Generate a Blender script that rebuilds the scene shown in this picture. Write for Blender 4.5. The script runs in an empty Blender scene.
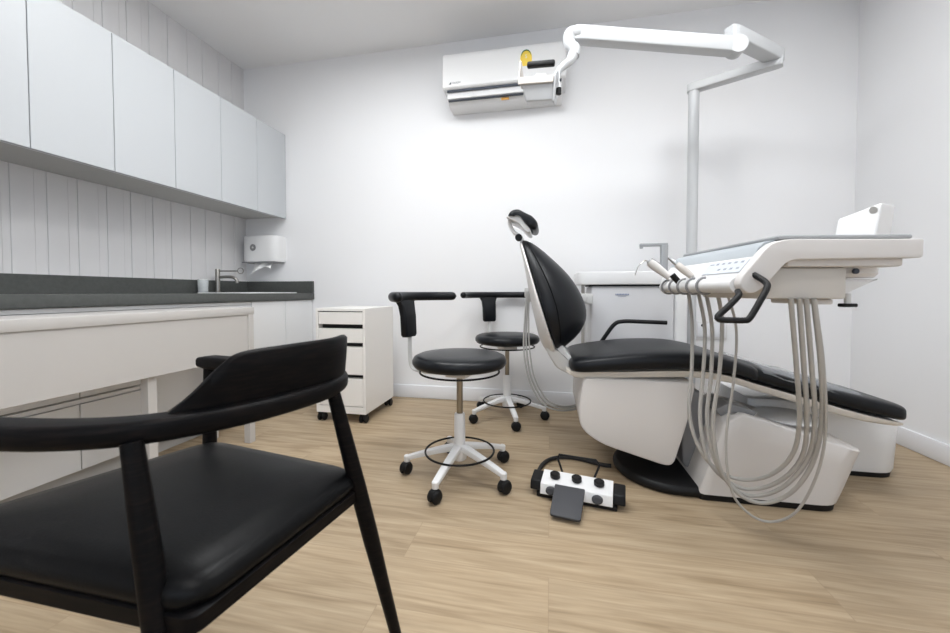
import bpy, bmesh, math, random
from mathutils import Vector, Matrix
from math import sin, cos, pi, radians as R, sqrt

random.seed(4)
SC = bpy.context.scene
C = SC.collection

# ------------------------------------------------------------------ materials
def mat(name, col, rough=0.5, metal=0.0, spec=0.5, coat=0.0, bump=None, var=None, trans=0.0, ior=1.45, sheen=0.0, emis=None, estr=0.0, sss=0.0):
    m = bpy.data.materials.new(name); m.use_nodes = True
    nt = m.node_tree; b = nt.nodes['Principled BSDF']
    b.inputs['Base Color'].default_value = (*col, 1)
    b.inputs['Roughness'].default_value = rough
    b.inputs['Metallic'].default_value = metal
    b.inputs['Specular IOR Level'].default_value = spec
    b.inputs['Coat Weight'].default_value = coat
    b.inputs['Transmission Weight'].default_value = trans
    b.inputs['IOR'].default_value = ior
    if emis:
        b.inputs['Emission Color'].default_value = (*emis, 1); b.inputs['Emission Strength'].default_value = estr
    tc = nt.nodes.new('ShaderNodeTexCoord')
    if bump:
        sc, st, dist = bump
        n = nt.nodes.new('ShaderNodeTexNoise'); n.inputs['Scale'].default_value = sc; n.inputs['Detail'].default_value = 6
        nt.links.new(tc.outputs['Object'], n.inputs['Vector'])
        bp = nt.nodes.new('ShaderNodeBump'); bp.inputs['Strength'].default_value = st; bp.inputs['Distance'].default_value = dist
        nt.links.new(n.outputs['Fac'], bp.inputs['Height']); nt.links.new(bp.outputs['Normal'], b.inputs['Normal'])
    if var:
        sc, amt = var
        n = nt.nodes.new('ShaderNodeTexNoise'); n.inputs['Scale'].default_value = sc; n.inputs['Detail'].default_value = 4
        nt.links.new(tc.outputs['Object'], n.inputs['Vector'])
        r = nt.nodes.new('ShaderNodeValToRGB')
        r.color_ramp.elements[0].color = (*[c * (1 - amt) for c in col], 1); r.color_ramp.elements[1].color = (*[min(1, c * (1 + amt)) for c in col], 1)
        r.color_ramp.elements[0].position = .3; r.color_ramp.elements[1].position = .7
        nt.links.new(n.outputs['Fac'], r.inputs['Fac']); nt.links.new(r.outputs['Color'], b.inputs['Base Color'])
    return m

M = {}
M['wall'] = mat('wall_paint', (.84, .84, .85), .75, bump=(180, .04, .002), var=(1.1, .012))
M['ceil'] = mat('ceiling_paint', (.88, .88, .885), .85, var=(.8, .012))
M['panel'] = mat('wall_panelling', (.72, .71, .715), .6, var=(6, .02))
M['base'] = mat('baseboard_white', (.82, .83, .86), .45)
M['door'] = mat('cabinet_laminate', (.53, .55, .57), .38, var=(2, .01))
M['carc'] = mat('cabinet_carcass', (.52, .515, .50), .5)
M['alu'] = mat('brushed_aluminium', (.72, .73, .74), .32, metal=.85, bump=(300, .03, .001))
M['chrome'] = mat('chrome', (.62, .60, .57), .16, metal=1)
M['steel'] = mat('brushed_steel', (.50, .51, .52), .35, metal=.9)
M['gas'] = mat('gas_lift_metal', (.34, .30, .24), .28, metal=.9)
M['stone'] = mat('grey_worktop', (.080, .084, .080), .42, spec=.35, var=(60, .10))
M['desk'] = mat('warm_white_desk', (.54, .52, .50), .45, var=(3, .012))
M['drawer'] = mat('warm_white_lacquer', (.84, .82, .79), .4)
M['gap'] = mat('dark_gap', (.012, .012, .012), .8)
M['leather'] = mat('black_leather', (.0035, .0036, .004), .36, spec=.14, bump=(260, .12, .002))
M['uph'] = mat('dental_upholstery', (.007, .008, .010), .36, spec=.26, bump=(500, .10, .001))
M['stoolpad'] = mat('stool_vinyl', (.007, .008, .010), .33, spec=.28, bump=(500, .05, .001))
M['blackplas'] = mat('black_plastic', (.006, .006, .0065), .5, spec=.3)
M['rubber'] = mat('black_rubber', (.018, .018, .019), .7)
M['greyplas'] = mat('dark_grey_pedal', (.045, .046, .052), .6)
M['white'] = mat('white_gloss_plastic', (.76, .76, .76), .3, coat=.15)
M['unit'] = mat('unit_warm_white', (.66, .635, .615), .35, coat=.1)
M['beige'] = mat('unit_beige_plastic', (.62, .58, .54), .45)
M['beigew'] = mat('support_cream', (.66, .62, .56), .4)
M['manif'] = mat('manifold_warm_grey', (.58, .55, .51), .45)
M['hose'] = mat('grey_hose', (.40, .385, .36), .45)
M['lhose'] = mat('light_hose', (.62, .62, .61), .4)
M['tap'] = mat('brushed_tap_metal', (.30, .29, .27), .3, metal=.9)
M['lightened_door'] = mat('laminate_lightened_for_shade', (.76, .765, .77), .38)  # wall cabinet laminate, colour lightened to make up for shade below the desk
M['lampw'] = mat('lamp_white', (.54, .55, .56), .35)
M['rim'] = mat('pale_blue_grey_rim', (.40, .435, .465), .35)
M['cab'] = mat('cuspidor_grey_white', (.60, .60, .615), .35)
M['shose'] = mat('suction_hose', (.50, .50, .49), .45)
M['grey'] = mat('mid_grey_plastic', (.24, .24, .245), .42)
M['silver'] = mat('silver_tray', (.36, .37, .38), .4, metal=.35)
M['keypad'] = mat('keypad_grey', (.60, .63, .68), .5)
M['key'] = mat('key_mark', (.30, .33, .38), .5)
M['paper'] = mat('tissue_paper', (.86, .86, .85), .85)
M['yellow'] = mat('yellow_label', (.85, .60, .08), .5)
M['green'] = mat('green_label', (.02, .22, .17), .5)
M['orange'] = mat('orange_label', (.75, .38, .08), .5)
M['ink'] = mat('dark_ink', (.03, .04, .06), .5)
M['blueink'] = mat('grey_blue_ink', (.26, .30, .42), .5)
M['glass'] = mat('clear_glass', (.80, .83, .84), .08); M['glass'].node_tree.nodes['Principled BSDF'].inputs['Alpha'].default_value = .38
M['ceramic'] = mat('white_ceramic', (.85, .85, .85), .12, coat=.4)
M['film'] = mat('clear_plastic_cover', (.75, .78, .82), .14, spec=.6); M['film'].node_tree.nodes['Principled BSDF'].inputs['Alpha'].default_value = .16
M['led'] = mat('lamp_diffuser', (1, 1, 1), .5, emis=(1, .98, .96), estr=9)

def wood_black():
    m = mat('black_stained_wood', (.005, .0045, .005), .42, spec=.09)
    nt = m.node_tree; b = nt.nodes['Principled BSDF']
    tc = nt.nodes.new('ShaderNodeTexCoord'); mp = nt.nodes.new('ShaderNodeMapping'); mp.inputs['Scale'].default_value = (6, 6, 60)
    n = nt.nodes.new('ShaderNodeTexNoise'); n.inputs['Scale'].default_value = 4; n.inputs['Detail'].default_value = 8
    r = nt.nodes.new('ShaderNodeValToRGB')
    r.color_ramp.elements[0].color = (.0035, .0035, .004, 1); r.color_ramp.elements[1].color = (.012, .0085, .0075, 1)
    r.color_ramp.elements[0].position = .45; r.color_ramp.elements[1].position = .8
    nt.links.new(tc.outputs['Object'], mp.inputs['Vector']); nt.links.new(mp.outputs['Vector'], n.inputs['Vector'])
    nt.links.new(n.outputs['Fac'], r.inputs['Fac']); nt.links.new(r.outputs['Color'], b.inputs['Base Color'])
    bp = nt.nodes.new('ShaderNodeBump'); bp.inputs['Strength'].default_value = .1; bp.inputs['Distance'].default_value = .001
    nt.links.new(n.outputs['Fac'], bp.inputs['Height']); nt.links.new(bp.outputs['Normal'], b.inputs['Normal'])
    return m
M['bwood'] = wood_black()

def floor_mat():
    m = bpy.data.materials.new('oak_plank_floor'); m.use_nodes = True
    nt = m.node_tree; L = nt.links; N = nt.nodes.new; b = nt.nodes['Principled BSDF']
    tc = N('ShaderNodeTexCoord')
    br = N('ShaderNodeTexBrick'); br.offset = .37; br.offset_frequency = 2
    br.inputs['Scale'].default_value = 1; br.inputs['Brick Width'].default_value = 1.25; br.inputs['Row Height'].default_value = .19
    br.inputs['Mortar Size'].default_value = .0011; br.inputs['Mortar Smooth'].default_value = .3
    br.inputs['Color1'].default_value = (0, 0, 0, 1); br.inputs['Color2'].default_value = (1, 1, 1, 1); br.inputs['Mortar'].default_value = (.5, .5, .5, 1)
    L.new(tc.outputs['Object'], br.inputs['Vector'])
    # per plank offset of the grain
    sep = N('ShaderNodeSeparateColor'); L.new(br.outputs['Color'], sep.inputs['Color'])
    mul = N('ShaderNodeMath'); mul.operation = 'MULTIPLY'; mul.inputs[1].default_value = 9.0; L.new(sep.outputs[0], mul.inputs[0])
    cmb = N('ShaderNodeCombineXYZ'); L.new(mul.outputs[0], cmb.inputs['X']); L.new(mul.outputs[0], cmb.inputs['Z'])
    add = N('ShaderNodeVectorMath'); add.operation = 'ADD'; L.new(tc.outputs['Object'], add.inputs[0]); L.new(cmb.outputs[0], add.inputs[1])
    mp = N('ShaderNodeMapping'); mp.inputs['Scale'].default_value = (1.3, 15, 1); L.new(add.outputs[0], mp.inputs['Vector'])
    n1 = N('ShaderNodeTexNoise'); n1.inputs['Scale'].default_value = 1.6; n1.inputs['Detail'].default_value = 7; n1.inputs['Distortion'].default_value = 1.1
    L.new(mp.outputs['Vector'], n1.inputs['Vector'])
    r1 = N('ShaderNodeValToRGB'); e = r1.color_ramp.elements
    e[0].position = .28; e[0].color = (.285, .208, .126, 1); e[1].position = .72; e[1].color = (.475, .374, .252, 1)
    x = r1.color_ramp.elements.new(.5); x.color = (.415, .318, .208, 1)
    L.new(n1.outputs['Fac'], r1.inputs['Fac'])
    # fine fibres
    mp2 = N('ShaderNodeMapping'); mp2.inputs['Scale'].default_value = (4, 90, 1); L.new(add.outputs[0], mp2.inputs['Vector'])
    n2 = N('ShaderNodeTexNoise'); n2.inputs['Scale'].default_value = 1.5; n2.inputs['Detail'].default_value = 3
    L.new(mp2.outputs['Vector'], n2.inputs['Vector'])
    r2 = N('ShaderNodeValToRGB'); r2.color_ramp.elements[0].position = .3; r2.color_ramp.elements[1].position = .7; r2.color_ramp.elements[0].color = (.86, .85, .84, 1); r2.color_ramp.elements[1].color = (1.05, 1.05, 1.05, 1)
    L.new(n2.outputs['Fac'], r2.inputs['Fac'])
    mx = N('ShaderNodeMix'); mx.data_type = 'RGBA'; mx.blend_type = 'MULTIPLY'; mx.inputs[0].default_value = 1
    L.new(r1.outputs['Color'], mx.inputs[6]); L.new(r2.outputs['Color'], mx.inputs[7])
    # plank tone
    r3 = N('ShaderNodeValToRGB'); r3.color_ramp.elements[0].color = (.93, .93, .93, 1); r3.color_ramp.elements[1].color = (1.05, 1.04, 1.03, 1)
    L.new(sep.outputs[0], r3.inputs['Fac'])
    mx2 = N('ShaderNodeMix'); mx2.data_type = 'RGBA'; mx2.blend_type = 'MULTIPLY'; mx2.inputs[0].default_value = 1
    L.new(mx.outputs[2], mx2.inputs[6]); L.new(r3.outputs['Color'], mx2.inputs[7])
    # seams
    mx3 = N('ShaderNodeMix'); mx3.data_type = 'RGBA'; mx3.inputs[7].default_value = (.27, .19, .12, 1)
    sm = N('ShaderNodeMath'); sm.operation = 'MULTIPLY'; sm.inputs[1].default_value = .55
    L.new(br.outputs['Fac'], sm.inputs[0]); L.new(sm.outputs[0], mx3.inputs[0]); L.new(mx2.outputs[2], mx3.inputs[6])
    L.new(mx3.outputs[2], b.inputs['Base Color'])
    b.inputs['Roughness'].default_value = .48; b.inputs['Specular IOR Level'].default_value = .35
    bp = N('ShaderNodeBump'); bp.inputs['Strength'].default_value = .08; bp.inputs['Distance'].default_value = .002
    L.new(n2.outputs['Fac'], bp.inputs['Height']); L.new(bp.outputs['Normal'], b.inputs['Normal'])
    return m
M['floor'] = floor_mat()

# ------------------------------------------------------------------ mesh helpers
def V(*a): return Vector(a)
def spline(pts, n=8):
    pts = [Vector(p) for p in pts]
    if len(pts) < 3 or n <= 1: return pts
    out = []
    P = [2 * pts[0] - pts[1]] + pts + [2 * pts[-1] - pts[-2]]
    for i in range(1, len(P) - 2):
        p0, p1, p2, p3 = P[i-1:i+3]
        for k in range(n):
            t = k / n
            out.append(.5 * ((2*p1) + (p2-p0)*t + (2*p0-5*p1+4*p2-p3)*t*t + (3*p1-p0-3*p2+p3)*t**3))
    out.append(pts[-1]); return out
def lerp_list(vals, n_out):
    m = len(vals) - 1; out = []
    for i in range(n_out):
        f = i / (n_out - 1) * m; k = min(int(f), m - 1); t = f - k
        a, b = vals[k], vals[k+1]
        out.append(tuple(x + (y - x) * t for x, y in zip(a, b)) if isinstance(a, (tuple, list)) else a + (b - a) * t)
    return out

class B:
    def __init__(s): s.bm = bmesh.new()
    def add(s, verts, faces):
        vs = [s.bm.verts.new(v) for v in verts]
        for f in faces:
            try: s.bm.faces.new([vs[i] for i in f])
            except ValueError: pass
        return vs
    def box(s, x0, x1, y0, y1, z0, z1, bev=0.0, seg=2, M4=None):
        t = bmesh.new(); bmesh.ops.create_cube(t, size=1)
        for v in t.verts:
            v.co = Vector(((x0+x1)/2 + v.co.x*(x1-x0), (y0+y1)/2 + v.co.y*(y1-y0), (z0+z1)/2 + v.co.z*(z1-z0)))
        if bev > 0:
            bmesh.ops.bevel(t, geom=list(t.edges), offset=min(bev, .49*min(abs(x1-x0), abs(y1-y0), abs(z1-z0))), segments=seg, profile=.5, affect='EDGES')
        s._merge(t, M4); return s
    def _merge(s, t, M4=None):
        if M4 is not None: t.transform(M4)
        me = bpy.data.meshes.new('tmp'); t.to_mesh(me); t.free(); s.bm.from_mesh(me); bpy.data.meshes.remove(me)
    def prism(s, outline, a0, a1, axis='y', bev=0.0, seg=2, M4=None):
        """outline: 2D points; axis y -> (x,z) outline, axis z -> (x,y), axis x -> (y,z)"""
        P = [Vector(p) for p in outline]; P = [p for k, p in enumerate(P) if (p-P[k-1]).length > 1e-5]
        n = len(P); area = sum(P[k-1].x*P[k].y-P[k].x*P[k-1].y for k in range(n)); sg = 1 if area > 0 else -1
        nv = []
        for k in range(n):
            e0 = (P[k]-P[k-1]).normalized(); e1 = (P[(k+1) % n]-P[k]).normalized()
            n0 = Vector((-e0.y, e0.x))*sg; n1 = Vector((-e1.y, e1.x))*sg; m = n0+n1
            m = m.normalized() if m.length > 1e-4 else n0
            nv.append(m/max(.6, m.dot(n0)))
        def mk(p, a):
            return Vector({'y': (p[0], a, p[1]), 'z': (p[0], p[1], a), 'x': (a, p[0], p[1])}[axis])
        if bev > 0:
            st = [(a0+bev*(1-cos(q)), bev*(1-sin(q))) for q in [pi/2*k/3 for k in range(4)]]
            st = st + [(a1-(a-a0), ins) for a, ins in st[::-1]]
        else: st = [(a0, 0), (a1, 0)]
        t = B(); t.loft([[mk(p+v*ins, a) for p, v in zip(P, nv)] for a, ins in st])
        s._merge(t.bm, M4); return s
    def sweep(s, pts, prof, up=(0, 0, 1), closed=False, scale=None, cap=True):
        """prof: list of (side, up) points swept along pts; scale: per point multiplier or (su,sv)"""
        pts = [Vector(p) for p in pts]; n = len(pts); up = Vector(up)
        rings = []
        for i, p in enumerate(pts):
            if closed: t = (pts[(i+1) % n] - pts[i-1]).normalized()
            else: t = (pts[min(i+1, n-1)] - pts[max(i-1, 0)]).normalized()
            sd = t.cross(up)
            if sd.length < 1e-4: sd = t.cross(Vector((1, 0.01, 0)))
            sd.normalize(); u = sd.cross(t).normalized()
            k = scale[i] if scale else 1
            ku, kv = k if isinstance(k, (tuple, list)) else (k, k)
            rings.append([p + sd*a*ku + u*b*kv for a, b in prof])
        return s.loft(rings, closed, cap)
    def tube(s, pts, r, seg=10, closed=False, cap=True):
        """parallel-transport tube; r number or list"""
        pts = [Vector(p) for p in pts]; n = len(pts)
        rr = r if isinstance(r, (list, tuple)) else [r]*n
        if len(rr) != n: rr = lerp_list(list(rr), n)
        T = []
        for i in range(n):
            if closed: T.append((pts[(i+1) % n] - pts[i-1]).normalized())
            else: T.append((pts[min(i+1, n-1)] - pts[max(i-1, 0)]).normalized())
        a = Vector((0, 0, 1)) if abs(T[0].z) < .9 else Vector((1, 0, 0))
        nrm = (a - T[0]*a.dot(T[0])).normalized(); rings = []
        for i in range(n):
            if i: nrm = (nrm - T[i]*nrm.dot(T[i])).normalized()
            bn = T[i].cross(nrm)
            rings.append([pts[i] + (nrm*cos(2*pi*k/seg) + bn*sin(2*pi*k/seg))*rr[i] for k in range(seg)])
        return s.loft(rings, closed, cap)
    def loft(s, rings, closed=False, cap=True):
        n = len(rings); m = len(rings[0])
        vs = [[s.bm.verts.new(p) for p in r] for r in rings]
        for i in range(n if closed else n-1):
            a, b = vs[i], vs[(i+1) % n]
            for k in range(m):
                try: s.bm.faces.new([a[k], a[(k+1) % m], b[(k+1) % m], b[k]])
                except ValueError: pass
        if cap and not closed:
            for r in (vs[0][::-1], vs[-1]):
                try: s.bm.faces.new(r)
                except ValueError: pass
        return s
    def lathe(s, prof, cx=0, cy=0, cz=0, seg=32, axis='z', M4=None):
        t = B(); rings = []
        for r, z in prof:
            ring = []
            for k in range(seg):
                a = 2*pi*k/seg
                x, y = r*cos(a), r*sin(a)
                ring.append({'z': (cx+x, cy+y, cz+z), 'y': (cx+x, cy+z, cz+y), 'x': (cx+z, cy+x, cz+y)}[axis])
            rings.append(ring)
        t.loft([[Vector(p) for p in r] for r in rings])
        s._merge(t.bm, M4); return s
    def cyl(s, p0, p1, r, seg=16, r1=None):
        return s.tube([p0, p1], [r, r if r1 is None else r1], seg)

def root_loc(o):
    while o.parent is not None: o = o.parent
    return o.location.copy()
def obj(name, b, m, parent=None, smooth=35, sub=0, bevel=0.0):
    bm = b.bm
    bmesh.ops.remove_doubles(bm, verts=bm.verts, dist=1e-6)
    bmesh.ops.recalc_face_normals(bm, faces=bm.faces)
    me = bpy.data.meshes.new(name)
    if parent is not None:
        bmesh.ops.translate(bm, verts=bm.verts, vec=-root_loc(parent))
    bm.to_mesh(me); bm.free()
    for p in me.polygons: p.use_smooth = not (smooth == 35 and len(p.vertices) > 4)
    me.set_sharp_from_angle(angle=R(smooth))
    me.materials.append(m if not isinstance(m, str) else M[m])
    o = bpy.data.objects.new(name, me); C.objects.link(o)
    if parent is not None: o.parent = parent
    if bevel:
        md = o.modifiers.new('bevel', 'BEVEL'); md.width = bevel; md.segments = 3; md.limit_method = 'ANGLE'; md.angle_limit = R(35)
        md.harden_normals = False
    if sub:
        md = o.modifiers.new('sub', 'SUBSURF'); md.levels = sub; md.render_levels = sub
    return o
def thing(name, label, cat, loc=(0, 0, 0), group=None, rotz=0.0):
    o = bpy.data.objects.new(name, None); C.objects.link(o); o.location = loc; o.rotation_euler = (0, 0, rotz)
    o.empty_display_size = .1
    o['label'] = label; o['category'] = cat
    if group: o['group'] = group
    return o
def tag(o, label, cat, group=None):
    o['label'] = label; o['category'] = cat
    if group: o['group'] = group
    return o
def struct(name, b, m, parent=None, **k):
    o = obj(name, b, m, parent, **k); o['kind'] = 'structure'; return o
def copy_tree(o, parent=None):
    c = o.copy(); C.objects.link(c)
    if parent is not None: c.parent = parent
    for ch in list(o.children): copy_tree(ch, c)
    return c
def text_b(txt, size, M4, depth=.0006):
    cu = bpy.data.curves.new('txt', 'FONT'); cu.body = txt; cu.size = size; cu.extrude = depth; cu.align_x = 'CENTER'; cu.align_y = 'CENTER'
    o = bpy.data.objects.new('txt', cu); C.objects.link(o)
    dg = bpy.context.evaluated_depsgraph_get(); me = bpy.data.meshes.new_from_object(o.evaluated_get(dg))
    b = B(); b.bm.from_mesh(me); b.bm.transform(M4)
    bpy.data.objects.remove(o); bpy.data.meshes.remove(me); bpy.data.curves.remove(cu)
    return b
def rrect(w, h, r, n=4):
    out = []
    for cx, cy, a0 in ((w/2-r, h/2-r, 0), (-w/2+r, h/2-r, 90), (-w/2+r, -h/2+r, 180), (w/2-r, -h/2+r, 270)):
        for k in range(n+1):
            a = R(a0 + 90*k/n); out.append((cx + r*cos(a), cy + r*sin(a)))
    return out
def rpoly(pts, rad, n=5):
    """round the corners of a 2D polygon; rad number or list"""
    out = []; m = len(pts)
    for i in range(m):
        p0, p, p1 = Vector(pts[i-1]), Vector(pts[i]), Vector(pts[(i+1) % m])
        r = rad[i] if isinstance(rad, (list, tuple)) else rad
        if r <= 0: out.append(tuple(p)); continue
        a = p + (p0-p).normalized()*min(r, .48*(p0-p).length); b = p + (p1-p).normalized()*min(r, .48*(p1-p).length)
        for k in range(n+1):
            t = k/n; out.append(tuple((1-t)**2*a + 2*t*(1-t)*p + t*t*b))
    return out

# ------------------------------------------------------------------ room
XL, XR, YB, YF, ZC = -2.65, 1.945, 2.92, -1.7, 2.81
T = .12
struct('floor', B().box(XL-T, XR+T, YF-T, YB+T, -.1, 0), 'floor')
struct('ceiling', B().box(XL-T, XR+T, YF-T, YB+T, ZC, ZC+.1), 'ceil')
struct('wall_back', B().box(XL-T, XR+T, YB, YB+T, 0, ZC), 'wall')
struct('wall_right', B().box(XR, XR+T, YF-T, YB, 0, ZC), 'wall')
# left wall: vertical board panelling, boards of uneven width, one wall
wl = B().box(XL-T, XL-.006, YF-T, YB, 0, ZC)
y = YB - .03; k = 0
rs = random.Random(11)
while y > .2:
    wd = [.094, .040, .088, .052][k % 4] + rs.uniform(-.006, .006)
    if k % 2 == 0: wl.box(XL-.010, XL, y-wd, y, 0, ZC, .0015, 1)
    else: wl.box(XL-.010, XL-.0045, y-wd+.003, y-.003, 0, ZC)
    y -= wd; k += 1
wl.box(XL-.010, XL, YF, y, 0, ZC); wl.box(XL-.010, XL, YB-.03, YB, 0, ZC)
struct('wall_left', wl, 'panel')
# wall behind the camera with a wide window
wf = B()
wf.box(XL-T, -1.6, YF-T, YF, 0, ZC); wf.box(1.3, XR+T, YF-T, YF, 0, ZC)
wf.box(-1.6, 1.3, YF-T, YF, 0, .75); wf.box(-1.6, 1.3, YF-T, YF, 2.3, ZC)
struct('wall_front', wf, 'wall')
win = B()
for x0, x1, z0, z1 in ((-1.6, 1.3, .75, .80), (-1.6, 1.3, 2.25, 2.3), (-1.6, -1.55, .8, 2.25), (1.25, 1.3, .8, 2.25), (-.18, -.12, .8, 2.25)):
    win.box(x0, x1, YF-.09, YF-.03, z0, z1)
struct('window_1', win, 'white')
def bboard(name, x0, x1, y0, y1):
    struct(name, B().box(x0, x1, y0, y1, 0, .105, .006, 2), 'base')
bboard('baseboard_back', -1.95, XR-.016, YB-.016, YB)
bboard('baseboard_right', XR-.016, XR, YF, YB-.016)

# ceiling light panels (out of view above and behind the camera)
def ceiling_light(x, y, label, w=1.2, d=.3, power=60):
    t = thing('ceiling_light', label, 'ceiling light', (x, y, ZC-.03))
    fr = B()
    for a, b_, c, d_ in ((-w/2, w/2, -d/2, -d/2+.02), (-w/2, w/2, d/2-.02, d/2), (-w/2, -w/2+.02, -d/2, d/2), (w/2-.02, w/2, -d/2, d/2)):
        fr.box(x+a, x+b_, y+c, y+d_, ZC-.05, ZC-.001)
    obj('frame', fr, 'white', t)
    obj('diffuser', B().box(x-w/2+.02, x+w/2-.02, y-d/2+.02, y+d/2-.02, ZC-.042, ZC-.034), 'led', t)
    ld = bpy.data.lights.new('panel_light', 'AREA'); ld.shape = 'RECTANGLE'; ld.size = w-.05; ld.size_y = d-.05; ld.energy = power; ld.color = (.90, .96, 1)
    lo = bpy.data.objects.new('panel_light', ld); C.objects.link(lo); lo.location = (0, 0, -.03); lo.parent = t
ceiling_light(-1.20, 1.55, 'white ceiling light panel nearest the cabinets', w=.6, d=.9, power=10)
ceiling_light(-.25, 1.25, 'white ceiling light panel above the stools', w=.6, d=.9, power=16)
ceiling_light(.95, 1.20, 'white ceiling light panel above the dental chair', w=.6, d=.9, power=9)
ceiling_light(-.1, -.60, 'white ceiling light panel nearest the window wall', d=.6, power=2)

# ------------------------------------------------------------------ upper wall cabinets
XC = -2.24
YU = [.61, .94, 1.27, 1.60, 1.93, 2.26, 2.59, 2.916]
def up_label(i):
    return ['white handleless wall cabinet cut off by the left edge of the photo',
            'white wall cabinet at the upper left corner, second visible from the left',
            'white wall cabinet third from the left in the upper row',
            'white wall cabinet right of the middle of the upper row, third from the back wall',
            'white wall cabinet second from the back wall in the upper row',
            'white wall cabinet touching the back wall above the towel dispenser'][i]
for i in range(1, 7):
    y0, y1 = YU[i], YU[i+1]
    t = thing('wall_cabinet', up_label(i-1), 'cabinet', (XL+.2, (y0+y1)/2, 1.50), 'wall cabinets above the worktop')
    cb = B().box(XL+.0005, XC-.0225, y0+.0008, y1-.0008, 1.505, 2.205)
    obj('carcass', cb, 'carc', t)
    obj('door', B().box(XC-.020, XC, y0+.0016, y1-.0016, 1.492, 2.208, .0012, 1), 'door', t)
    obj('light_rail', B().box(XC-.05, XC-.024, y0+.001, y1-.001, 1.497, 1.504), 'alu', t)

# ------------------------------------------------------------------ base cabinets and worktop
YL = [.615, .945, 1.268, 1.593, 1.915, 2.240, 2.575, 2.916]
XF = -1.997
labs = ['white drawer base cabinet at the left edge behind the desk',
        'white two drawer base cabinet cut off by the left edge, behind the desk panel',
        'white two drawer base cabinet left of the middle desk leg',
        'white base cabinet with a full door right of the middle desk leg',
        'white base cabinet behind the right end of the desk',
        'white base cabinet with plain door just right of the desk end',
        'white base cabinet with plain door touching the back wall beside the drawer trolley']
for i in range(1, 7):
    y0, y1 = YL[i], YL[i+1]
    t = thing('base_cabinet', labs[i], 'cabinet', (XF-.25, (y0+y1)/2, 0), 'base cabinets under the worktop')
    cb = B().box(XL+.001, XF-.022, y0+.0008, y1-.0008, .085, .7965)
    obj('carcass', cb, 'carc', t)
    obj('plinth', B().box(XF-.07, XF-.055, y0, y1, .0, .085), 'carc', t)
    if i < 3:
        dz = [(.085, .372), (.402, .771)]
        for a, b_ in dz:
            obj('drawer', B().box(XF-.02, XF, y0+.0018, y1-.0018, a, b_, .0012, 1), 'lightened_door', t)
            obj('finger_rail', B().box(XF-.021, XF-.004, y0, y1, b_+.003, b_+.0215, .001, 1), 'lightened_door', t)
    elif i < 5:
        obj('door', B().box(XF-.02, XF, y0+.0018, y1-.0018, .085, .771, .0012, 1), 'lightened_door', t)
        obj('finger_rail', B().box(XF-.021, XF-.004, y0, y1, .774, .7925, .001, 1), 'lightened_door', t)
    else:
        obj('door', B().box(XF-.02, XF, y0+.0018, y1-.0018, .085, .792, .0012, 1), 'lightened_door', t)
t = thing('worktop', 'long dark grey worktop with low upstand along the left wall', 'worktop', (XL+.33, 1.75, .79))
obj('slab', B().box(XL+.001, -1.981, .55, YB-.001, .797, .850, .002, 2), 'stone', t)
obj('upstand', B().box(XL+.001, XL+.02, .55, YB-.001, .8502, .952, .001, 1), 'stone', t)
obj('upstand', B().box(XL+.0205, -1.983, YB-.02, YB-.001, .8502, .952, .001, 1), 'stone', t)

# sink
sx0, sx1, sy0, sy1 = -2.50, -2.06, 2.27, 2.83
t = thing('sink', 'white sink with raised rim set in the grey worktop', 'sink', ((sx0+sx1)/2, (sy0+sy1)/2, .845))
b = B(); rim = rrect(sx1-sx0, sy1-sy0, .05, 5); inn = rrect(sx1-sx0-.05, sy1-sy0-.05, .04, 5); bot = rrect(sx1-sx0-.10, sy1-sy0-.10, .04, 5)
cx, cy = (sx0+sx1)/2, (sy0+sy1)/2
b.loft([[V(cx+p[0], cy+p[1], .8505) for p in rim], [V(cx+p[0], cy+p[1], .858) for p in rim], [V(cx+p[0], cy+p[1], .858) for p in inn], [V(cx+p[0], cy+p[1], .854) for p in bot]])
obj('basin', b, 'ceramic', t)
obj('drain', B().lathe([(.0, 0), (.028, 0), (.03, .002), (.0, .003)], cx, cy, .8540, 20), 'chrome', t)

# kitchen style tap
fx, fy = -2.565, 2.535
t = thing('sink_tap', 'brushed steel mixer tap with side lever behind the white sink', 'tap', (fx, fy, .845))
obj('body', B().lathe([(.0, 0), (.024, 0), (.024, .008), (.017, .012), (.017, .185), (.015, .19), (0, .19)], fx, fy, .8505, 24), 'tap', t)
d = V(.96, .28, 0)
obj('spout', B().tube(spline([V(fx, fy, .975) + d*a + V(0, 0, h) for a, h in ((.0, 0), (.07, .004), (.115, .0), (.14, -.02), (.145, -.045))], 8), .0115, 12), 'tap', t)
lv = B().tube([V(fx, fy, 1.025), V(fx, fy, 1.025)+d*.15], .0055, 10)
ring = [V(fx, fy, 1.027)+d*(.172+.022*cos(a))+V(0, 0, .022*sin(a)) for a in [2*pi*k/20 for k in range(20)]]
lv.tube(ring, .0035, 8, closed=True)
obj('lever', lv, 'tap', t)
# glass tumbler beside the tap
o = obj('drinking_glass', B().lathe([(0, 0), (.032, 0), (.036, .105), (.034, .105), (.030, .004), (0, .004)], -2.575, 2.415, .8505, 24), 'glass')
tag(o, 'clear glass tumbler on the worktop left of the tap', 'glass')

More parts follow.
